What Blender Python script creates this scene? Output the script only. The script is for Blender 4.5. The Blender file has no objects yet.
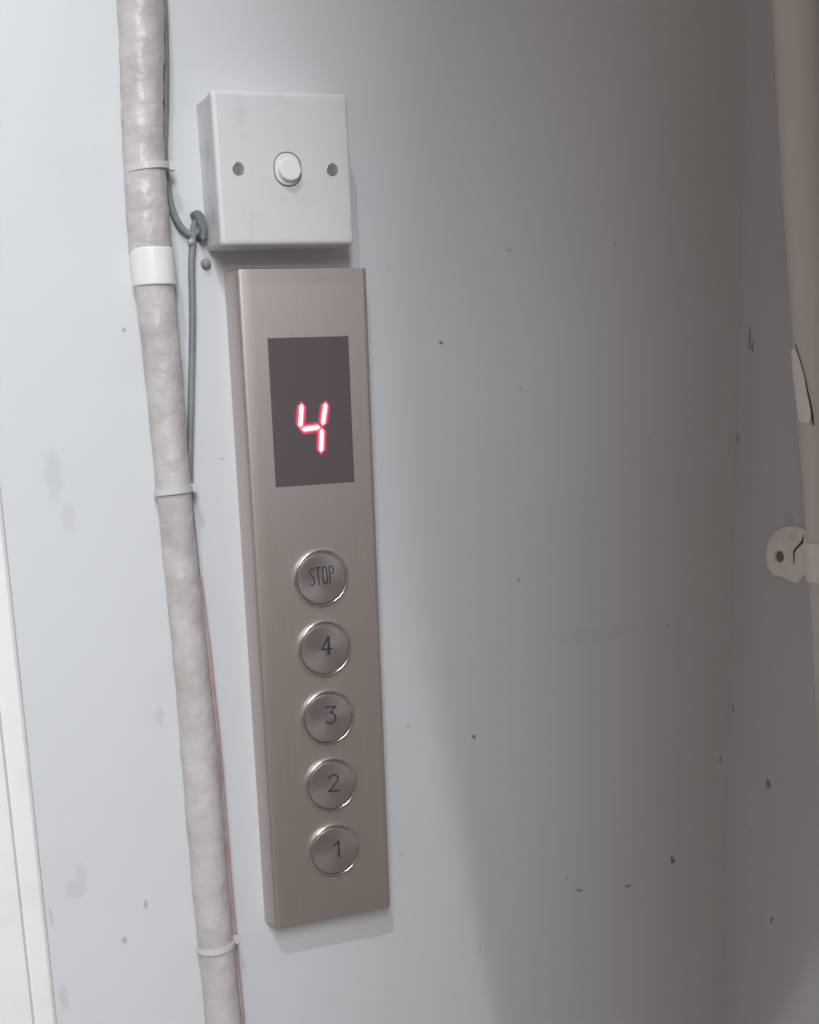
import bpy, bmesh, math
from mathutils import Vector, Matrix

scene = bpy.context.scene
COL = scene.collection
ZO = 1.35                                   # height of the drawing origin above the floor


def V(x, y, z):                             # millimetres -> metres
    return Vector((x * .001, y * .001, z * .001 + ZO))


# ------------------------------------------------------------------ materials
def mat(name, col, rough=.5, metal=0., noise=None, bump=None, **kw):
    m = bpy.data.materials.new(name)
    m.use_nodes = True
    nt = m.node_tree
    b = nt.nodes['Principled BSDF']
    b.inputs['Base Color'].default_value = (*col, 1)
    b.inputs['Roughness'].default_value = rough
    b.inputs['Metallic'].default_value = metal
    for k, v in kw.items():
        b.inputs[k.replace('_', ' ')].default_value = v
    geo = nt.nodes.new('ShaderNodeNewGeometry')
    if noise:                               # (scale, lo, hi, second colour)
        n = nt.nodes.new('ShaderNodeTexNoise')
        n.inputs['Scale'].default_value = noise[0]
        n.inputs['Detail'].default_value = 5
        nt.links.new(geo.outputs['Position'], n.inputs['Vector'])
        r = nt.nodes.new('ShaderNodeMapRange')
        r.inputs['From Min'].default_value = noise[1]
        r.inputs['From Max'].default_value = noise[2]
        nt.links.new(n.outputs['Fac'], r.inputs['Value'])
        mx = nt.nodes.new('ShaderNodeMix')
        mx.data_type = 'RGBA'
        mx.inputs['A'].default_value = (*col, 1)
        mx.inputs['B'].default_value = (*noise[3], 1)
        nt.links.new(r.outputs['Result'], mx.inputs['Factor'])
        nt.links.new(mx.outputs['Result'], b.inputs['Base Color'])
    if bump:                                # (scale, strength, distance)
        n = nt.nodes.new('ShaderNodeTexNoise')
        n.inputs['Scale'].default_value = bump[0]
        n.inputs['Detail'].default_value = 4
        nt.links.new(geo.outputs['Position'], n.inputs['Vector'])
        bp = nt.nodes.new('ShaderNodeBump')
        bp.inputs['Strength'].default_value = bump[1]
        bp.inputs['Distance'].default_value = bump[2]
        nt.links.new(n.outputs['Fac'], bp.inputs['Height'])
        nt.links.new(bp.outputs['Normal'], b.inputs['Normal'])
    return m


def emit(name, col, s):
    m = bpy.data.materials.new(name)
    m.use_nodes = True
    b = m.node_tree.nodes['Principled BSDF']
    b.inputs['Base Color'].default_value = (*col, 1)
    b.inputs['Emission Color'].default_value = (*col, 1)
    b.inputs['Emission Strength'].default_value = s
    return m


def wall_mat(name, col, col2, specks, smudges, uaxis='x'):
    """emulsion paint with the dirt specks and faint smudges the wall carries; spots are (u, z, ru, rz, darkness) in mm"""
    m = bpy.data.materials.new(name)
    m.use_nodes = True
    nt = m.node_tree
    L = nt.links.new
    b = nt.nodes['Principled BSDF']
    b.inputs['Roughness'].default_value = .62
    b.inputs['Specular IOR Level'].default_value = .35
    geo = nt.nodes.new('ShaderNodeNewGeometry')
    n = nt.nodes.new('ShaderNodeTexNoise')
    n.inputs['Scale'].default_value = 7
    n.inputs['Detail'].default_value = 6
    L(geo.outputs['Position'], n.inputs['Vector'])
    mx = nt.nodes.new('ShaderNodeMix')
    mx.data_type = 'RGBA'
    mx.inputs['A'].default_value = (*col, 1)
    mx.inputs['B'].default_value = (*col2, 1)
    L(n.outputs['Fac'], mx.inputs['Factor'])
    # warp the spot positions a little so that the marks are ragged
    n2 = nt.nodes.new('ShaderNodeTexNoise')
    n2.inputs['Scale'].default_value = 160
    n2.inputs['Detail'].default_value = 3
    L(geo.outputs['Position'], n2.inputs['Vector'])
    sb = nt.nodes.new('ShaderNodeVectorMath')
    sb.operation = 'SUBTRACT'
    L(n2.outputs['Color'], sb.inputs[0])
    sb.inputs[1].default_value = (.5, .5, .5)
    sc = nt.nodes.new('ShaderNodeVectorMath')
    sc.operation = 'SCALE'
    sc.inputs['Scale'].default_value = .009
    L(sb.outputs[0], sc.inputs[0])
    ad = nt.nodes.new('ShaderNodeVectorMath')
    L(geo.outputs['Position'], ad.inputs[0])
    L(sc.outputs[0], ad.inputs[1])
    total = None
    for (u, z, ru, rz, k) in specks + smudges:
        c = nt.nodes.new('ShaderNodeVectorMath')
        c.operation = 'SUBTRACT'
        L(ad.outputs[0], c.inputs[0])
        s = nt.nodes.new('ShaderNodeVectorMath')
        s.operation = 'MULTIPLY'
        L(c.outputs[0], s.inputs[0])
        if uaxis == 'x':
            c.inputs[1].default_value = (u * .001, 0, z * .001 + ZO)
            s.inputs[1].default_value = (1000 / ru, 0, 1000 / rz)
        else:
            c.inputs[1].default_value = (0, u * .001, z * .001 + ZO)
            s.inputs[1].default_value = (0, 1000 / ru, 1000 / rz)
        ln = nt.nodes.new('ShaderNodeVectorMath')
        ln.operation = 'LENGTH'
        L(s.outputs[0], ln.inputs[0])
        r = nt.nodes.new('ShaderNodeMapRange')
        r.interpolation_type = 'SMOOTHSTEP'
        r.inputs['From Min'].default_value = 1.02
        r.inputs['From Max'].default_value = .4
        r.inputs['To Min'].default_value = 0
        r.inputs['To Max'].default_value = k
        L(ln.outputs['Value'], r.inputs['Value'])
        if total is None:
            total = r.outputs['Result']
        else:
            a = nt.nodes.new('ShaderNodeMath')
            a.operation = 'MAXIMUM'
            L(total, a.inputs[0])
            L(r.outputs['Result'], a.inputs[1])
            total = a.outputs[0]
    m2 = nt.nodes.new('ShaderNodeMix')
    m2.data_type = 'RGBA'
    m2.inputs['B'].default_value = (.11, .10, .095, 1)
    L(mx.outputs['Result'], m2.inputs['A'])
    L(total, m2.inputs['Factor'])
    L(m2.outputs['Result'], b.inputs['Base Color'])
    bp = nt.nodes.new('ShaderNodeBump')
    bp.inputs['Strength'].default_value = .25
    bp.inputs['Distance'].default_value = .002
    n3 = nt.nodes.new('ShaderNodeTexNoise')
    n3.inputs['Scale'].default_value = 22
    n3.inputs['Detail'].default_value = 3
    L(geo.outputs['Position'], n3.inputs['Vector'])
    L(n3.outputs['Fac'], bp.inputs['Height'])
    L(bp.outputs['Normal'], b.inputs['Normal'])
    return m


def brushed(name, col, rough, axis='Z', aniso=.6, radial=False, fine=(900, 900, 14), var=.05):
    m = bpy.data.materials.new(name)
    m.use_nodes = True
    nt = m.node_tree
    L = nt.links.new
    b = nt.nodes['Principled BSDF']
    b.inputs['Metallic'].default_value = 1
    b.inputs['Roughness'].default_value = rough
    b.inputs['Anisotropic'].default_value = aniso
    t = nt.nodes.new('ShaderNodeTangent')
    t.direction_type = 'RADIAL'
    t.axis = 'Y' if radial else axis
    L(t.outputs[0], b.inputs['Tangent'])
    geo = nt.nodes.new('ShaderNodeNewGeometry')
    s = nt.nodes.new('ShaderNodeVectorMath')
    s.operation = 'MULTIPLY'
    s.inputs[1].default_value = fine
    L(geo.outputs['Position'], s.inputs[0])
    n = nt.nodes.new('ShaderNodeTexNoise')
    n.inputs['Scale'].default_value = 1
    n.inputs['Detail'].default_value = 4
    L(s.outputs[0], n.inputs['Vector'])
    mx = nt.nodes.new('ShaderNodeMix')
    mx.data_type = 'RGBA'
    mx.inputs['A'].default_value = (*[c * (1 - var) for c in col], 1)
    mx.inputs['B'].default_value = (*[min(1, c * (1 + var)) for c in col], 1)
    L(n.outputs['Fac'], mx.inputs['Factor'])
    L(mx.outputs['Result'], b.inputs['Base Color'])
    return m


M = {}
M['wall'] = wall_mat('wall_paint', (.70, .715, .735), (.66, .67, .685),
    [(154, 13, 2.2, 2, .8), (117, 60, 1.2, 1.4, .5), (171, -265, 1.6, 2.2, .9), (210, -153, 1.2, 1.6, .55),
     (346, -390, 2.2, 4, .85), (305, -404, 3.5, 1.8, .6), (261, -400, 3.5, 1.8, .6), (250, -388, 2, 1.3, .3), (207, 71, 2, 1.5, .3), (291, 74, 2.5, 1.3, .3),
     (389.5, -313, 2, 5, .5), (-61, 26, 2.5, 1.5, .45), (-78.7, -348, 1.8, 4, .4), (-94, -371, 3, 3.5, .4),
     (-5, -56, 1.3, 1.3, .4), (173, -432, 1, 5, .25), (120, -250, 1.1, 1.1, .35), (112, -345, 1.2, 1.2, .35),
     (338, -200, 1.3, 1.6, .4), (320, -60, 1.5, 2.5, .25), (215, -20, 1.2, 2, .3)],
    [(-112, -60, 7, 22, .11), (-106, -85, 6, 14, .09), (-124, -329, 11, 8, .12), (-119, -320, 5, 13, .10), (-139, -405, 4, 12, .14),
     (-76, 120, 30, 14, .03), (-141, -345, 2, 9, .2), (-58, -220, 4, 9, .12), (280, -200, 60, 8, .04)])
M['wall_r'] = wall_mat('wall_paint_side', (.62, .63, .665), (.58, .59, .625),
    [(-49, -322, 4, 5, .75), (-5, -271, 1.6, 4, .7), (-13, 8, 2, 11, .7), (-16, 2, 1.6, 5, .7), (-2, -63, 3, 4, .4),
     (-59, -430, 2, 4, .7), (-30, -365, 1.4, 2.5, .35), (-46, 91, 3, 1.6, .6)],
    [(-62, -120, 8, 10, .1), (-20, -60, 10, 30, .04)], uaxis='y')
M['floor'] = mat('floor_tile', (.42, .40, .38), .4, noise=(3, .3, .7, (.36, .35, .33)))
M['key_blocker'] = mat('key_blocker_paint', (.6, .58, .55), .8)
M['front_blocker'] = mat('front_blocker_paint', (.60, .53, .49), .8)
M['trim'] = mat('door_casing_paint', (.93, .905, .88), .45, noise=(30, .5, .85, (.86, .83, .80)), bump=(60, .2, .001))
M['pipe'] = mat('dirty_white_pvc', (.62, .585, .57), .38, noise=(38, .42, .68, (.50, .46, .44)), bump=(70, .55, .004))
M['collar'] = mat('clean_white_pvc', (.88, .88, .88), .35)
M['tie'] = mat('clear_cable_tie', (.66, .655, .655), .35)
M['cable'] = mat('grey_cable_sheath', (.23, .25, .255), .5, noise=(90, .4, .7, (.30, .32, .32)))
M['pink'] = mat('faded_red_wire', (.46, .30, .30), .5, noise=(60, .4, .7, (.55, .43, .41)))
M['dark'] = mat('dark_grey_plastic', (.17, .18, .18), .55)
M['nail'] = mat('steel_nail', (.62, .62, .62), .35, .8)
M['rust'] = mat('dull_screw_head', (.30, .30, .32), .6, .1)
M['plate'] = mat('white_switch_plastic', (.75, .75, .76), .33, noise=(55, .55, .78, (.66, .655, .645)), bump=(25, .1, .001))
M['box'] = mat('white_back_box_plastic', (.80, .81, .815), .45, noise=(60, .5, .7, (.62, .63, .63)))
M['rocker'] = mat('white_rocker_plastic', (.84, .84, .85), .28)
M['gap'] = mat('switch_gap', (.20, .20, .21), .7)
M['screw'] = mat('switch_screw', (.38, .38, .40), .4, .7)
M['steel'] = brushed('brushed_stainless', (.70, .63, .60), .5, aniso=.4)
M['steel_b'] = brushed('spun_button_steel', (.60, .56, .55), 0.42, radial=True, aniso=.35, fine=(500, 500, 500))
M['chrome'] = mat('polished_ring', (.66, .63, .62), .2, 1)
M['window'] = mat('smoked_display_window', (.125, .104, .112), .34)
M['led_halo_outer'] = emit('led_painted_halo_outer', (.25, .055, .075), .55)  # glow round the digit, put into emissive colour in three widths
M['led_halo_mid'] = emit('led_painted_halo_mid', (.60, .055, .11), .7)
M['led_halo_inner'] = emit('led_painted_halo_inner', (.90, .17, .24), .75)
M['led'] = emit('led_lit_core', (1, .74, .70), 1.0)
M['ink'] = mat('engraved_black_fill', (.05, .045, .045), .6)
M['rpipe'] = mat('grey_painted_pipe', (.70, .69, .67), .28, bump=(60, .3, .002))
M['tab'] = mat('white_painted_clamp', (.88, .87, .85), .45, noise=(90, .5, .75, (.78, .76, .73)), bump=(120, .4, .0012))
M['hole'] = mat('clamp_screw_recess', (.20, .19, .18), .6)
M['flake'] = mat('peeling_paint', (.92, .91, .89), .6)
M['crack'] = mat('dark_crack', (.06, .06, .06), .8)


# ------------------------------------------------------------------ mesh helpers
def obj(name, bm, m, parent=None, smooth=False, bevel=0, seg=3, auto=None):
    bmesh.ops.recalc_face_normals(bm, faces=bm.faces)
    me = bpy.data.meshes.new(name)
    bm.to_mesh(me)
    bm.free()
    # put the origin at the middle of the mesh
    lo = Vector([min(v.co[i] for v in me.vertices) for i in range(3)])
    hi = Vector([max(v.co[i] for v in me.vertices) for i in range(3)])
    c = (lo + hi) / 2
    me.transform(Matrix.Translation(-c))
    me.materials.append(m)
    for p in me.polygons:
        p.use_smooth = smooth
    o = bpy.data.objects.new(name, me)
    COL.objects.link(o)
    if parent is not None:
        o.parent = parent
        pw = Vector((0, 0, 0))
        q = parent
        while q is not None:
            pw += q.location
            q = q.parent
        o.location = c - pw
    else:
        o.location = c
    if bevel:
        b = o.modifiers.new('bevel', 'BEVEL')
        b.width = bevel * .001
        b.segments = seg
        b.limit_method = 'ANGLE'
        b.angle_limit = math.radians(40)
        for p in me.polygons:
            p.use_smooth = True
        w = o.modifiers.new('wn', 'WEIGHTED_NORMAL')
        w.keep_sharp = True
    return o


def thing(name, label, cat, loc, group=None):
    o = bpy.data.objects.new(name, None)
    o.empty_display_size = .02
    COL.objects.link(o)
    o.location = loc
    tag(o, label, cat, group)
    return o


def tag(o, label=None, cat=None, group=None, kind=None):
    if label: o['label'] = label
    if cat: o['category'] = cat
    if group: o['group'] = group
    if kind: o['kind'] = kind
    return o


def box_bm(x0, x1, y0, y1, z0, z1, bm=None):
    bm = bm or bmesh.new()
    vs = [bm.verts.new(V(x, y, z)) for x in (x0, x1) for y in (y0, y1) for z in (z0, z1)]
    for f in ((0, 1, 3, 2), (4, 6, 7, 5), (0, 4, 5, 1), (2, 3, 7, 6), (0, 2, 6, 4), (1, 5, 7, 3)):
        bm.faces.new([vs[i] for i in f])
    return bm


def prism_y(pts, y0, y1, bm=None):
    """outline in x,z extruded along y"""
    bm = bm or bmesh.new()
    a = [bm.verts.new(V(x, y0, z)) for x, z in pts]
    b = [bm.verts.new(V(x, y1, z)) for x, z in pts]
    bm.faces.new(a)
    bm.faces.new(b[::-1])
    n = len(pts)
    for i in range(n):
        bm.faces.new((a[i], a[(i + 1) % n], b[(i + 1) % n], b[i]))
    return bm


def tube_bm(pts, rad, n=20, bm=None, wob=None):
    """pts in mm, radius scalar or list; smooth tube with caps"""
    bm = bm or bmesh.new()
    P = [Vector(p) for p in pts]
    R = rad if isinstance(rad, (list, tuple)) else [rad] * len(P)
    rings = []
    ref = Vector((0, 1, 0))
    for i, p in enumerate(P):
        t = (P[min(i + 1, len(P) - 1)] - P[max(i - 1, 0)]).normalized()
        if abs(t.dot(ref)) > .95:
            ref = Vector((1, 0, 0))
        u = (ref - t * ref.dot(t)).normalized()
        w = t.cross(u)
        ring = []
        for k in range(n):
            a = 2 * math.pi * k / n
            r = R[i] * (1 + (wob(i, a) if wob else 0))
            q = p + (u * math.cos(a) + w * math.sin(a)) * r
            ring.append(bm.verts.new(V(*q)))
        rings.append(ring)
    for i in range(len(P) - 1):
        for k in range(n):
            bm.faces.new((rings[i][k], rings[i][(k + 1) % n], rings[i + 1][(k + 1) % n], rings[i + 1][k]))
    bm.faces.new(rings[0][::-1])
    bm.faces.new(rings[-1])
    return bm


def spline(pts, sub=8):
    """Catmull-Rom through the points"""
    P = [Vector(p) for p in pts]
    P = [P[0] * 2 - P[1]] + P + [P[-1] * 2 - P[-2]]
    out = []
    for i in range(1, len(P) - 2):
        for k in range(sub):
            t = k / sub
            a, b, c, d = P[i - 1], P[i], P[i + 1], P[i + 2]
            out.append(.5 * ((2 * b) + (c - a) * t + (2 * a - 5 * b + 4 * c - d) * t * t + (3 * b - a - 3 * c + d) * t ** 3))
    out.append(P[-2])
    return out


def lathe_y(cx, cz, prof, n=64, bm=None, close=True):
    """prof: list of (radius, y) ; revolved round the y axis through cx, cz"""
    bm = bm or bmesh.new()
    rings = []
    for r, y in prof:
        if r < 1e-6:
            rings.append([bm.verts.new(V(cx, y, cz))])
        else:
            rings.append([bm.verts.new(V(cx + r * math.cos(2 * math.pi * k / n), y, cz + r * math.sin(2 * math.pi * k / n))) for k in range(n)])
    for i in range(len(rings) - 1):
        a, b = rings[i], rings[i + 1]
        for k in range(n):
            k2 = (k + 1) % n
            if len(a) == 1:
                bm.faces.new((a[0], b[k], b[k2]))
            elif len(b) == 1:
                bm.faces.new((a[k], b[0], a[k2]))
            else:
                bm.faces.new((a[k], b[k], b[k2], a[k2]))
    return bm


def strokes(lines, w, y0, y1, cx, cz, rot=0, n=10):
    """lettering from rounded pen strokes: lines are polylines in mm round the centre"""
    bm = bmesh.new()
    c, s = math.cos(rot), math.sin(rot)
    T = lambda p: (cx + c * p[0] - s * p[1], cz + s * p[0] + c * p[1])
    step = 0
    for ln in lines:
        for a, b in zip(ln[:-1], ln[1:]):
            a2, b2 = T(a), T(b)
            ang = math.atan2(b2[1] - a2[1], b2[0] - a2[0])
            pts = []
            for k in range(n + 1):
                t = ang + math.pi / 2 + math.pi * k / n
                pts.append((a2[0] + w / 2 * math.cos(t), a2[1] + w / 2 * math.sin(t)))
            for k in range(n + 1):
                t = ang - math.pi / 2 + math.pi * k / n
                pts.append((b2[0] + w / 2 * math.cos(t), b2[1] + w / 2 * math.sin(t)))
            prism_y(pts, y0 - .004 * step, y1, bm)      # each stroke a hair prouder than the last
            step += 1
    return bm


def arc(cx, cz, rx, rz, a0, a1, n=10):
    return [(cx + rx * math.cos(math.radians(a0 + (a1 - a0) * i / n)), cz + rz * math.sin(math.radians(a0 + (a1 - a0) * i / n))) for i in range(n + 1)]


# ------------------------------------------------------------------ the setting
tag(obj('wall_back', box_bm(-146, 497, 0, 100, -1350, 1250), M['wall']), kind='structure')
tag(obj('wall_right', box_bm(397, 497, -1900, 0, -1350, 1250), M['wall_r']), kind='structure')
tag(obj('floor', box_bm(-2600, 1200, -2600, 400, -1450, -1350), M['floor']), kind='structure')

# door casing that ends the wall on the left: a stepped moulding
pr = [(-146, 100), (-146, -3.5), (-148, -5), (-160, -6), (-162, -9), (-186, -11), (-190, -8), (-214, -8), (-218, -4), (-218, 100)]
bm = bmesh.new()
a = [bm.verts.new(V(x, y, -1350)) for x, y in pr]
b = [bm.verts.new(V(x, y, 760)) for x, y in pr]
bm.faces.new(a); bm.faces.new(b[::-1])
for i in range(len(pr)):
    bm.faces.new((a[i], a[(i + 1) % len(pr)], b[(i + 1) % len(pr)], b[i]))
tag(obj('trim_1', bm, M['trim']), kind='structure')

# ------------------------------------------------------------------ white pipe on the left
pc = [(-39.2, 260, 13.4), (-39.2, 199, 13.3), (-41.5, 165, 12.6), (-43.2, 137, 12.3), (-43.9, 105, 12.5), (-43.9, 73, 12.9), (-42.8, 41, 11.9), (-41.5, -5, 11.4), (-40.7, -72, 10.8),
      (-38.9, -142, 10.9), (-37.6, -197, 11.1), (-36.4, -253, 12.2), (-35.8, -341, 12.1), (-34.0, -422, 12.1), (-31, -560, 12.1), (-28, -700, 12.1), (-28, -1350, 12.1)]
sp = spline([(x, z, r) for x, z, r in pc], 12)
pts = [(p.x, -13.2, p.y) for p in sp]
rad = [p.z for p in sp]
pipe = thing('conduit_pipe', 'dirty off-white plastic conduit pipe running down the wall left of the switch and panel', 'pipe', V(-36, -13, -1350))
wob = lambda i, a: .018 * math.sin(i * .9 + 2 * a) + .014 * math.sin(i * 2.3 - 3 * a)
obj('pipe_body', tube_bm(pts, rad, 28, wob=wob), M['pipe'], pipe, smooth=True)
o = obj('pipe_collar', tube_bm([(-43.4, -13.6, 71.0), (-43.4, -13.6, 70.2), (-43.0, -13.6, 50.6), (-43.0, -13.6, 49.6)], [12.9, 13.5, 13.4, 12.8], 32), M['collar'], pipe, smooth=False, bevel=.8)
tag(o, 'clean white coupling collar')


def tie(cx, cz, r, tilt, tail):
    # flat strap round the pipe with a small lock head on the right
    bm = bmesh.new()
    N = 40
    rings = []
    for k in range(N):
        t = 2 * math.pi * k / N
        ring = []
        for (dr, dz) in ((0, -1.9), (1.0, -1.9), (1.0, 1.9), (0, 1.9)):
            x = cx + (r + dr) * math.cos(t)
            y = -13.2 + (r + dr) * math.sin(t)
            ring.append(bm.verts.new(V(x, min(y, -.1), cz + dz + tilt * math.cos(t))))
        rings.append(ring)
    for k in range(N):
        A, B = rings[k], rings[(k + 1) % N]
        for j in range(4):
            bm.faces.new((A[j], A[(j + 1) % 4], B[(j + 1) % 4], B[j]))
    box_bm(cx + r - .5, cx + r + tail, -16, -11, cz + tilt - 2.4, cz + tilt + 2.4, bm)
    return obj('cable_tie', bm, M['tie'], pipe)


tie(-42.6, 116.5, 12.5, 1.2, 4.5)
tie(-41.0, -72.5, 11.1, .8, 4.0)
tie(-34.9, -381, 12.4, 1.2, 3.2)

# ------------------------------------------------------------------ cables
g = [(-22.6, -5, 262), (-23, -5, 203), (-26.0, -5, 157), (-28.8, -4.5, 129), (-28.4, -4.5, 112), (-26.6, -3.4, 97), (-21.9, -3, 85.5), (-15.9, -3, 81), (-11.2, -5, 82.0),
     (-10.2, -7.0, 85.6), (-12.0, -6.5, 88.0), (-13.6, -5, 84.8), (-14.4, -3.5, 77.4), (-16.3, -3, 62.8), (-18.2, -3, 30.3), (-22.6, -3, -18), (-27.6, -2.9, -73),
     (-27.4, -2.7, -105), (-26.1, -2.6, -158), (-25.2, -2.6, -212), (-23.9, -2.6, -267), (-22.9, -2.4, -354), (-21, -2.4, -433), (-17, -2.4, -560), (-14, -2.4, -700), (-14, -2.4, -1350)]
tag(obj('electric_cable', tube_bm([tuple(p) for p in spline(g, 8)], 2.15, 14), M['cable'], smooth=True),
    'thin grey cable looping from the pipe to a wall clip and back down', 'cable')
w = [(-27.0, -7.4, -128), (-25.7, -7.6, -152), (-24.6, -7.4, -170), (-23.6, -7.3, -197), (-21.7, -7.3, -253), (-20.7, -7.1, -341), (-19.1, -7.1, -422), (-15.5, -7.3, -560), (-12.4, -7.3, -700), (-12.4, -7.3, -1350)]
tag(obj('electric_wire', tube_bm([tuple(p) for p in spline(w, 8)], 2.0, 12), M['pink'], smooth=True),
    'faded pinkish red wire running tight against the right side of the lower pipe', 'wire')

clip = thing('cable_clip', 'dark grey cable clip nailed to the wall at the lower left corner of the switch', 'clip', V(-10.5, 0, 84))
bm = prism_y([(-15.0, 92.6), (-13.0, 94.2), (-9.2, 93.4), (-7.2, 90), (-6.6, 84), (-7.2, 78), (-9.4, 75.6), (-11.4, 77.4), (-10.6, 82), (-12.8, 86.5)], -9.6, 0)
obj('clip_body', bm, M['dark'], clip, bevel=1.4)
obj('clip_nail', lathe_y(-16.2, 76.2, [(0, -6.5), (1.7, -6.3), (2.1, -5.6), (2.1, -5.0), (.8, -4.6), (.8, 0), (0, 0)], 20), M['nail'], clip, smooth=False)

nail = obj('wall_screw', lathe_y(-6.4, 63.6, [(0, -3.6), (1.8, -3.4), (2.9, -2.2), (3.2, -.8), (3.2, 0), (0, 0)], 24), M['rust'], smooth=True)
tag(nail, 'small dull grey screw head in the wall below the lower left switch corner', 'screw')

# ------------------------------------------------------------------ light switch
SX, SZ, SR = 37.1, 113.9, .008
sw = thing('light_switch', 'square white one-gang light switch on a surface box above the steel lift panel', 'light switch', V(SX, 0, SZ))
cs, sn = math.cos(SR), math.sin(SR)


def S(x, z):
    return (SX + cs * x - sn * z, SZ + sn * x + cs * z)


def rrect(w, h, r, n=6, cx=0, cz=0):
    out = []
    for (sx, sz, a0) in ((1, 1, 0), (-1, 1, 90), (-1, -1, 180), (1, -1, 270)):
        for k in range(n + 1):
            t = math.radians(a0 + 90 * k / n)
            out.append((cx + sx * (w / 2 - r) + r * math.cos(t), cz + sz * (h / 2 - r) + r * math.sin(t)))
    return out


# back box flares a little towards the bottom, as the photographed one does
bb = [S(*p) for p in rrect(85.4, 85.4, 2.4)]
obj('back_box', prism_y(bb, -24.5, 0), M['box'], sw, bevel=.5, seg=2)
# plate: a body and a softly pillowed front
bm = bmesh.new()
lv = [(86, 86, 2.2, -24.8), (86, 86, 2.2, -31.0), (85.2, 85.2, 2.2, -32.4), (83.4, 83.4, 2.0, -33.2), (80.5, 80.5, 2.0, -33.5)]
rings = []
for (w_, h_, r_, y_) in lv:
    rings.append([bm.verts.new(V(S(*p)[0], y_, S(*p)[1])) for p in rrect(w_, h_, r_, 5)])
n = len(rings[0])
bm.faces.new(rings[0])
for i in range(len(rings) - 1):
    for k in range(n):
        bm.faces.new((rings[i][k], rings[i][(k + 1) % n], rings[i + 1][(k + 1) % n], rings[i + 1][k]))
bm.faces.new(rings[-1][::-1])
plate = obj('switch_plate', bm, M['plate'], sw, smooth=False)
# screws in dimples
for sx_ in (-30.2, 29.6):
    cx, cz = S(sx_, 0)
    cx += .9
    sc = obj('plate_screw', lathe_y(cx, cz, [(0, -33.75), (2.6, -33.8), (3.4, -33.9), (3.7, -33.75), (3.7, -33.4), (0, -33.4)], 28), M['screw'], sw, smooth=False)
    obj('screw_slot', box_bm(cx - .45, cx + .45, -34.05, -33.7, cz - 2.3, cz + 2.3), M['gap'], sc)
# oval surround, dark gap and the round dolly
RX, RZ = 38.9, 113.9
ov = lambda w_, h_, r_: [(RX + x, RZ + z) for x, z in rrect(w_, h_, r_, 10)]
sur = obj('rocker_surround', prism_y(ov(17.6, 19.6, 8.2), -34.0, -33.4), M['gap'], sw, bevel=.2, seg=2)
bm = bmesh.new()
rs = []
for (w_, h_, r_, y_) in ((16.0, 18.0, 7.4, -33.9), (16.0, 18.0, 7.4, -34.5), (15.4, 17.4, 7.1, -34.9)):
    rs.append([bm.verts.new(V(RX - .3 + x, y_, RZ - .2 + z)) for x, z in rrect(w_, h_, r_, 10)])
n = len(rs[0])
bm.faces.new(rs[0])
for i in range(2):
    for k in range(n):
        bm.faces.new((rs[i][k], rs[i][(k + 1) % n], rs[i + 1][(k + 1) % n], rs[i + 1][k]))
bm.faces.new(rs[-1][::-1])
rk = obj('rocker', bm, M['rocker'], sw)
bm = bmesh.new()                                # the finger dolly, standing prouder at its lower end
rs = []
for (r_, t_) in ((7.2, 0), (7.0, .8), (6.6, .95), (5.7, 1.0)):
    ring = []
    for k in range(40):
        t = 2 * math.pi * k / 40
        x, z = r_ * math.cos(t), r_ * .93 * math.sin(t)
        full = 2.9 - .17 * z
        ring.append(bm.verts.new(V(RX + .4 + x, -34.6 - full * t_, RZ - .6 + z)))
    rs.append(ring)
bm.faces.new(rs[0])
for i in range(3):
    for k in range(40):
        bm.faces.new((rs[i][k], rs[i][(k + 1) % 40], rs[i + 1][(k + 1) % 40], rs[i + 1][k]))
bm.faces.new(rs[-1][::-1])
obj('rocker_dolly', bm, M['rocker'], rk, smooth=False)

# ------------------------------------------------------------------ lift control panel
PT, PB = 59.0, -376.7
panel = thing('lift_control_panel', 'tall brushed steel lift control panel with red display and five round buttons', 'control panel', V(52, 0, PB))
# cross-section (x, y): folded sheet with a broad curved left shoulder and a tight right one
sec = [(4.8, 0), (7.9, -12.6), (8.5, -14.6), (9.3, -16.0), (10.8, -16.8), (17.5, -17),
       (91.6, -17), (93.6, -16.4), (94.9, -15.1), (95.6, -13), (95.6, 0)]
bm = bmesh.new()
ra = [bm.verts.new(V(x, y, PB)) for x, y in sec]
rb = [bm.verts.new(V(x, y, PT)) for x, y in sec]
bm.faces.new(ra); bm.faces.new(rb[::-1])
for k in range(len(sec)):
    k2 = (k + 1) % len(sec)
    bm.faces.new((ra[k], ra[k2], rb[k2], rb[k]))
hs = obj('steel_housing', bm, M['steel'], panel, bevel=.8, seg=3)

win = obj('display_window', box_bm(25.6, 80.2, -17.35, -16.6, -75, 17.4), M['window'], panel, bevel=.3, seg=2)
tag(win, 'dark smoked display window')


def seg_bm(a, b, w, y0, y1, e=0):
    a = Vector(a); b = Vector(b)
    d = (b - a).normalized()
    n_ = Vector((-d.y, d.x))
    a = a - d * e; b = b + d * e
    h = w / 2
    P = [a, a + d * h * 1.0 + n_ * h, b - d * h * 1.0 + n_ * h, b, b - d * h * 1.0 - n_ * h, a + d * h * 1.0 - n_ * h]
    return prism_y([(p.x, p.y) for p in P], y0, y1)


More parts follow.
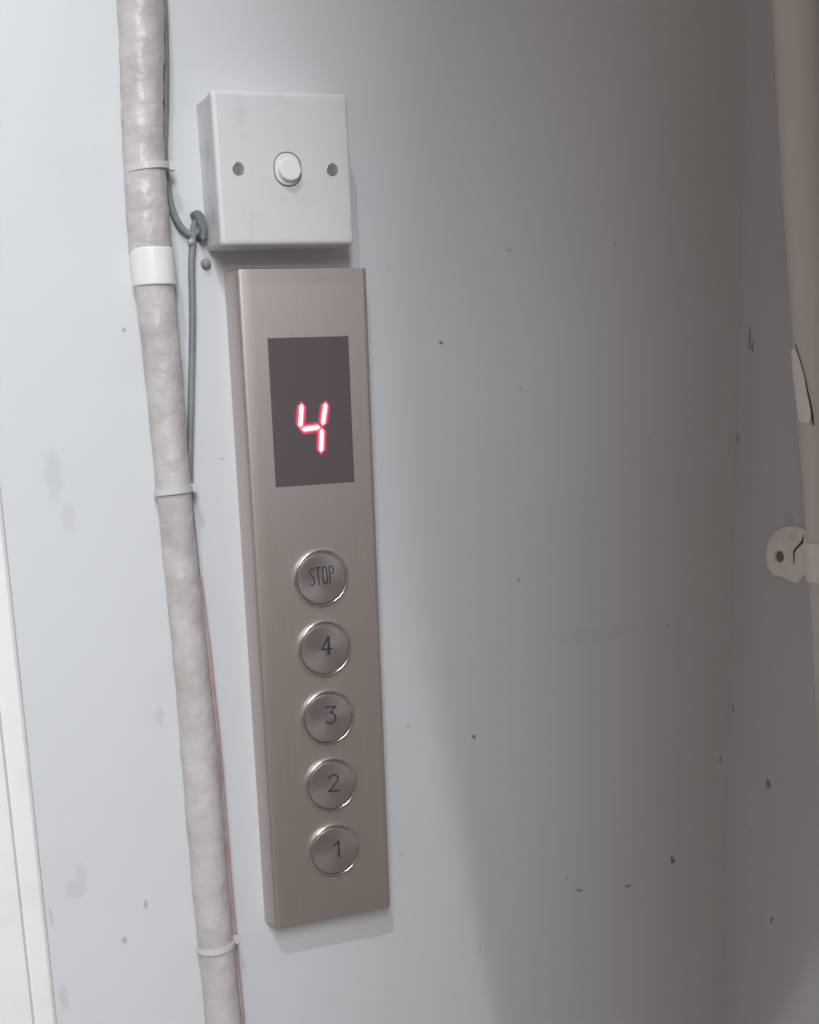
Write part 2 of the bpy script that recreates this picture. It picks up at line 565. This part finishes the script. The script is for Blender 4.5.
segs = [((46.0, -23.6), (44.2, -38.2)), ((45.0, -39.6), (57.8, -38.6)), ((62.4, -23.6), (59.6, -37.6)), ((58.9, -39.6), (57.6, -54.6))]
for i, (a_, b_) in enumerate(segs):
    # one lamp segment: bright core over wider red steps that paint its halo
    bmx = bmesh.new()
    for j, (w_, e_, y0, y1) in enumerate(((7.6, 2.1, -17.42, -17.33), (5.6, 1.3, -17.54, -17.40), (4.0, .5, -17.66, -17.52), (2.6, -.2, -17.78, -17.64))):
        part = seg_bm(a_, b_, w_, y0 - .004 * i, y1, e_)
        bmesh.ops.recalc_face_normals(part, faces=part.faces)
        for f in part.faces:
            f.material_index = j
        tmp = bpy.data.meshes.new('tmp')
        part.to_mesh(tmp)
        part.free()
        bmx.from_mesh(tmp)
        bpy.data.meshes.remove(tmp)
    s_ = obj('display_segment', bmx, M['led_halo_outer'], win)
    for m_ in ('led_halo_mid', 'led_halo_inner', 'led'):
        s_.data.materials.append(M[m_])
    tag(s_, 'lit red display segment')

# engraved legends, drawn with pen strokes (mm)
GL = {
    'one': ([[(-2.2, 3.0), (0.6, 5.6), (0.6, -5.8)]], 1.35),
    'two': ([arc(0, 2.6, 3.4, 3.2, 165, -25, 9) + [(-3.6, -5.8), (4.2, -5.8)]], 1.05),
    'three': ([[(-3.4, 5.8), (3.4, 5.8), (-.2, 1.6)], arc(-.2, -2.1, 3.7, 3.7, 88, -150, 12)], 1.15),
    'four': ([[(1.2, -5.8), (1.2, 6.0), (-3.4, -2.2), (3.6, -2.2)], [(1.9, -5.8), (1.9, 5.4)]], 1.15),
}


def stop_lines():
    S_ = arc(0, 3.1, 1.45, 2.4, 30, 180, 6) + [(-1.45, 2.6), (1.45, -2.4)] + arc(0, -3.4, 1.45, 2.3, 0, -150, 6)
    T_ = [[(-1.7, 5.6), (1.7, 5.6)], [(0, 5.6), (0, -5.7)]]
    O_ = arc(0, 3.8, 1.4, 1.8, 0, 180, 6) + arc(0, -3.9, 1.4, 1.8, 180, 360, 6)
    O_.append(O_[0])
    P_ = [(-1.4, -5.7), (-1.4, 5.6), (.2, 5.6)] + arc(0, 3.2, 1.6, 2.4, 80, -80, 6) + [(-1.4, .8)]
    out = []
    for dx, ls in ((-6.9, [S_]), (-2.5, T_), (2.1, [O_]), (6.7, [P_])):
        out += [[(x + dx, z) for x, z in l] for l in ls]
    return out


BX = 53.2
bts = [('STOP', -136.2, (53.6, -134.4), .03), ('four', -183.7, (54.4, -181.6), -.02), ('three', -231.2, (55.0, -229.4), -.03),
       ('two', -278.7, (54.6, -277.2), -.05), ('one', -326.2, (55.6, -325.3), .0)]
for nm, cz, (tx, tz), rot in bts:
    cx = BX
    bt = obj('push_button', lathe_y(cx, cz, [(0, -18.8), (5, -18.85), (11, -19.05), (15.6, -19.3), (16.4, -19.2), (16.85, -18.7), (16.85, -16.9), (0, -16.9)], 72), M['steel_b'], panel, smooth=True)
    bt.modifiers.new('es', 'EDGE_SPLIT').split_angle = math.radians(40)
    tag(bt, 'round button marked ' + {'STOP': 'STOP', 'four': '4', 'three': '3', 'two': '2', 'one': '1'}[nm])
    prof = [(17.1, -16.9), (17.1, -18.6)]
    for k in range(9):
        t = math.radians(180 - 180 * k / 8)
        prof.append((18.1 + 1.0 * math.cos(t), -18.6 - 1.0 * math.sin(t)))
    prof += [(19.1, -17.4), (19.1, -16.9), (17.1, -16.9)]
    obj('button_ring', lathe_y(cx, cz, prof, 72), M['chrome'], bt, smooth=True)
    if nm == 'STOP':
        lines, wd = stop_lines(), .75
    else:
        lines, wd = GL[nm]
    obj('button_legend', strokes(lines, wd, -19.14, -18.7, tx, tz, rot), M['ink'], bt)

# ------------------------------------------------------------------ pipe, clamp and peeling paint on the right-hand wall
rp = [(382, -58.7 - 1.0, 330), (382, -67.0, 222), (382, -84, 100), (382, -99, 8), (382, -107.5, -50), (382, -117, -106), (382, -128, -180), (382, -200, -700), (382, -285, -1350)]
tag(obj('wall_pipe', tube_bm(rp, 14.8, 32), M['rpipe'], smooth=True), 'grey painted pipe leaning down the right-hand wall at the edge of view', 'pipe')


def prism_x(pts, x0, x1, bm=None):
    bm = bm or bmesh.new()
    a = [bm.verts.new(V(x0, y, z)) for y, z in pts]
    b = [bm.verts.new(V(x1, y, z)) for y, z in pts]
    bm.faces.new(a); bm.faces.new(b[::-1])
    for i in range(len(pts)):
        bm.faces.new((a[i], a[(i + 1) % len(pts)], b[(i + 1) % len(pts)], b[i]))
    return bm


cl = thing('pipe_clamp', 'white painted pipe clamp ear with a screw hole on the right-hand wall', 'clamp', V(397, -60, -145))
ear = [(-96, -127), (-77, -124.8), (-66, -124.5), (-58, -126), (-50, -129.5), (-44, -136), (-41.6, -144), (-41.2, -149), (-43.6, -157), (-50, -161.5), (-59.5, -162), (-68, -163.5), (-75, -165.5), (-79, -161), (-84, -157), (-96, -158)]
# ear with a real screw hole
bm = bmesh.new()
hc = (-56.2, -147.2); hr = (5.0, 4.2)
NH = 28
outer = []
# resample the outline by angle round the hole so that the two loops can be bridged
def ray_hit(ang):
    dx, dz = math.cos(ang), math.sin(ang)
    best = None
    for i in range(len(ear)):
        (x1, z1), (x2, z2) = ear[i], ear[(i + 1) % len(ear)]
        ex, ez = x2 - x1, z2 - z1
        den = dx * ez - dz * ex
        if abs(den) < 1e-9: continue
        t = ((x1 - hc[0]) * ez - (z1 - hc[1]) * ex) / den
        u = ((x1 - hc[0]) * dz - (z1 - hc[1]) * dx) / den
        if t > 0 and -1e-6 <= u <= 1 + 1e-6 and (best is None or t > best): best = t
    return (hc[0] + best * dx, hc[1] + best * dz)
NH = 72
loops = {}
XF, XB = 393.6, 397
for nm_, x_, ins in (('ob', XB, 0), ('of', XF + 1, 0), ('of2', XF, 1.2)):
    L_ = []
    for k in range(NH):
        t = 2 * math.pi * k / NH
        y_, z_ = ray_hit(t)
        d_ = math.hypot(y_ - hc[0], z_ - hc[1])
        s_ = (d_ - ins) / d_
        L_.append(bm.verts.new(V(x_, hc[0] + (y_ - hc[0]) * s_, hc[1] + (z_ - hc[1]) * s_)))
    loops[nm_] = L_
for nm_, x_, r_ in (('hf', XF, 1.12), ('hm', XF + .8, 1), ('hb', XB, 1)):
    loops[nm_] = [bm.verts.new(V(x_, hc[0] + hr[0] * r_ * math.cos(2 * math.pi * k / NH), hc[1] + hr[1] * r_ * math.sin(2 * math.pi * k / NH))) for k in range(NH)]
order = ['ob', 'of', 'of2', 'hf', 'hm', 'hb', 'ob']
for a_, b_ in zip(order[:-1], order[1:]):
    for k in range(NH):
        k2 = (k + 1) % NH
        bm.faces.new((loops[a_][k], loops[a_][k2], loops[b_][k2], loops[b_][k]))
obj('clamp_ear', bm, M['tab'], cl)
bm = bmesh.new()
vs = [bm.verts.new(V(395.6, hc[0] + hr[0] * .98 * math.cos(2 * math.pi * k / 28), hc[1] + hr[1] * .98 * math.sin(2 * math.pi * k / 28))) for k in range(28)]
vb = [bm.verts.new(v.co + Vector((.0013, 0, 0))) for v in vs]
bm.faces.new(vs); bm.faces.new(vb[::-1])
for k in range(28):
    bm.faces.new((vs[k], vs[(k + 1) % 28], vb[(k + 1) % 28], vb[k]))
obj('clamp_screw', bm, M['hole'], cl)
# saddle strap that wraps over the pipe
bm = bmesh.new()
rings = []
for k in range(17):
    t = math.radians(-8 + 196 * k / 16)
    ring = []
    for (r_, dz) in ((15.0, -13), (16.8, -13), (16.8, 13), (15.0, 13)):
        ring.append(bm.verts.new(V(min(397, 382 - r_ * math.sin(t)), -122.5 - dz * -.14 + r_ * math.cos(t), -143 + dz)))
    rings.append(ring)
for k in range(16):
    for j in range(4):
        bm.faces.new((rings[k][j], rings[k][(j + 1) % 4], rings[k + 1][(j + 1) % 4], rings[k + 1][j]))
bm.faces.new(rings[0]); bm.faces.new(rings[-1][::-1])
obj('clamp_strap', bm, M['tab'], cl)
# dark seam between ear and strap
obj('clamp_seam', prism_x([(-82, -128), (-79.6, -134), (-73.0, -139.9), (-71.6, -141.8), (-72.2, -151), (-72.9, -151), (-73.2, -142.6), (-74.6, -140.4), (-81.4, -135)], 393.35, 393.75), M['crack'], cl)


def on_pipe(phi, z, r):
    for (x1, y1, z1), (x2, y2, z2) in zip(rp[:-1], rp[1:]):
        if z1 >= z >= z2:
            k = (z1 - z) / (z1 - z2)
            cx, cy = x1 + (x2 - x1) * k, y1 + (y2 - y1) * k
            return (cx + r * math.cos(math.radians(phi)), cy + r * math.sin(math.radians(phi)), z)


def patch(rows, r0, r1):
    """thin curved sheet lying on the leaning pipe; rows are (z, first angle, last angle)"""
    bm = bmesh.new()
    G = {}
    N = 6
    for i, (z, a0, a1) in enumerate(rows):
        for j in range(N + 1):
            for q, r_ in ((0, r0), (1, r1)):
                G[i, j, q] = bm.verts.new(V(*on_pipe(a0 + (a1 - a0) * j / N, z, r_)))
    m_ = len(rows) - 1
    for i in range(m_):
        for j in range(N):
            bm.faces.new((G[i, j, 1], G[i, j + 1, 1], G[i + 1, j + 1, 1], G[i + 1, j, 1]))
            bm.faces.new((G[i, j, 0], G[i + 1, j, 0], G[i + 1, j + 1, 0], G[i, j + 1, 0]))
        for j in (0, N):
            bm.faces.new((G[i, j, 0], G[i, j, 1], G[i + 1, j, 1], G[i + 1, j, 0]))
    for i in (0, m_):
        for j in range(N):
            bm.faces.new((G[i, j, 0], G[i, j + 1, 0], G[i, j + 1, 1], G[i, j, 1]))
    return bm


fz = [(-3, 150, 168), (-6, 146, 178), (-14, 148, 188), (-22, 150, 196), (-30, 158, 199), (-38, 162, 204), (-45, 166, 207), (-49, 172, 206), (-51, 182, 200)]
flake = thing('paint_flake', 'pale flake of peeling paint curling off the leaning pipe above the clamp', 'peeling paint', V(368, -96, -51))
obj('flake_sheet', patch(fz, 14.9, 16.1), M['flake'], flake)
obj('flake_crack', patch([(0, 168, 170), (-6, 177, 180), (-14, 186, 190), (-22, 194, 198), (-30, 198, 202), (-38, 203, 208), (-46, 206, 212), (-53, 209, 212)], 14.9, 15.2), M['crack'], flake)

# ------------------------------------------------------------------ added blockers that shape the daylight
# added wall out of view, its edge set to shade the right side
tag(obj('front_light_blocker', box_bm(-224, 1200, -1180, -1100, -1350, 1250), M['front_blocker']), kind='structure')

KT = Vector((.08, 0, -.08))
LD = Vector((-.36, -.68, 1.0)).normalized()
K = KT + LD * 3.0                       # key light centre (metres, drawing origin)
edge = []
for (x, z, t) in [(110, 380, 2.45), (116, 225, 2.35), (122, 60, 2.1), (118, -105, 1.65), (141, -235, 1.25), (176, -438, 1.05), (215, -640, 1.40)]:
    P = Vector((x * .001, 0, z * .001))
    q = (P + (K - P).normalized() * t) * 1000
    edge.append(q)
bm = bmesh.new()                        # added unseen slab, rim shaped to cast the slanting shadow edge
ra = [bm.verts.new(V(*p)) for p in edge]
rb = [bm.verts.new(V(p.x + 2200, p.y, p.z)) for p in edge]
rc = [bm.verts.new(V(p.x, p.y + 10, p.z + 40)) for p in edge]
rd = [bm.verts.new(V(p.x + 2200, p.y + 10, p.z + 40)) for p in edge]
for i in range(len(edge) - 1):
    bm.faces.new((ra[i], ra[i + 1], rb[i + 1], rb[i]))
    bm.faces.new((rc[i], rd[i], rd[i + 1], rc[i + 1]))
    bm.faces.new((ra[i], rc[i], rc[i + 1], ra[i + 1]))
    bm.faces.new((rb[i], rb[i + 1], rd[i + 1], rd[i]))
bm.faces.new((ra[0], rb[0], rd[0], rc[0]))
bm.faces.new((ra[-1], rc[-1], rd[-1], rb[-1]))
tag(obj('key_light_blocker', bm, M['key_blocker']), kind='structure')


def area(name, pos, target, size, power, col, size_y=None):
    l = bpy.data.lights.new(name, 'AREA')
    l.energy = power
    l.color = col
    l.size = size
    if size_y:
        l.shape = 'RECTANGLE'
        l.size_y = size_y
    o = bpy.data.objects.new(name, l)
    COL.objects.link(o)
    o.location = pos
    o.rotation_euler = (target - pos).to_track_quat('-Z', 'Y').to_euler()
    return o


up = Vector((0, 0, ZO))
area('skylight', K + up, KT + up, .04, 23, (.96, .97, 1))
area('added_soft_key', K + LD * .1 + up, KT + up, 1.0, 5, (.95, .97, 1))  # added soft light over the key, softens its shadows
area('added_front_daylight', Vector((-.60, -2.3, 1.15)) + up, Vector((0, 0, -.05)) + up, .48, 52, (.875, .945, 1), 1.2)  # added area light for cool daylight; no known doorway stands there

# ------------------------------------------------------------------ world: dim warm room, paler overhead
wd = bpy.data.worlds.new('room_ambient')
scene.world = wd
wd.use_nodes = True
nt = wd.node_tree
bg = nt.nodes['Background']
tc = nt.nodes.new('ShaderNodeTexCoord')
sp_ = nt.nodes.new('ShaderNodeSeparateXYZ')
nt.links.new(tc.outputs['Generated'], sp_.inputs[0])
cr = nt.nodes.new('ShaderNodeValToRGB')
cr.color_ramp.elements[0].position = .25
cr.color_ramp.elements[0].color = (.145, .116, .098, 1)
cr.color_ramp.elements[1].position = .75
cr.color_ramp.elements[1].color = (.335, .272, .238, 1)
mr = nt.nodes.new('ShaderNodeMapRange')
mr.inputs['From Min'].default_value = -1
nt.links.new(sp_.outputs['Z'], mr.inputs['Value'])
nt.links.new(mr.outputs['Result'], cr.inputs['Fac'])
nt.links.new(cr.outputs['Color'], bg.inputs['Color'])
bg.inputs['Strength'].default_value = 1.02

# ------------------------------------------------------------------ camera
f, cxp, cyp = 1300.474, -70.077, 205.68
right = Vector((0.9310067757417433, -0.36216433950430515, -0.04542438457892182))
down = Vector((-0.12662230612881115, -0.20374219058422843, -0.970801684880368))
fwd = Vector((0.3423348873743151, 0.9095746868549884, -0.23554344380403508))
cd = bpy.data.cameras.new('camera')
cam = bpy.data.objects.new('camera', cd)
COL.objects.link(cam)
cd.sensor_fit = 'VERTICAL'
cd.sensor_height = 24
cd.lens = f * 24 / 1024
cd.shift_x = -cxp / 1024
cd.shift_y = cyp / 1024
cd.clip_start = .01
R3 = Matrix((right, -down, -fwd)).transposed()
cam.matrix_world = Matrix.Translation(V(-241.66558872, -823.67057768, -23.59980743)) @ R3.to_4x4()
scene.camera = cam

scene.view_settings.view_transform = 'Standard'
scene.view_settings.look = 'None'
scene.view_settings.gamma = 1
scene.view_settings.use_curve_mapping = False
scene.view_settings.exposure = 0
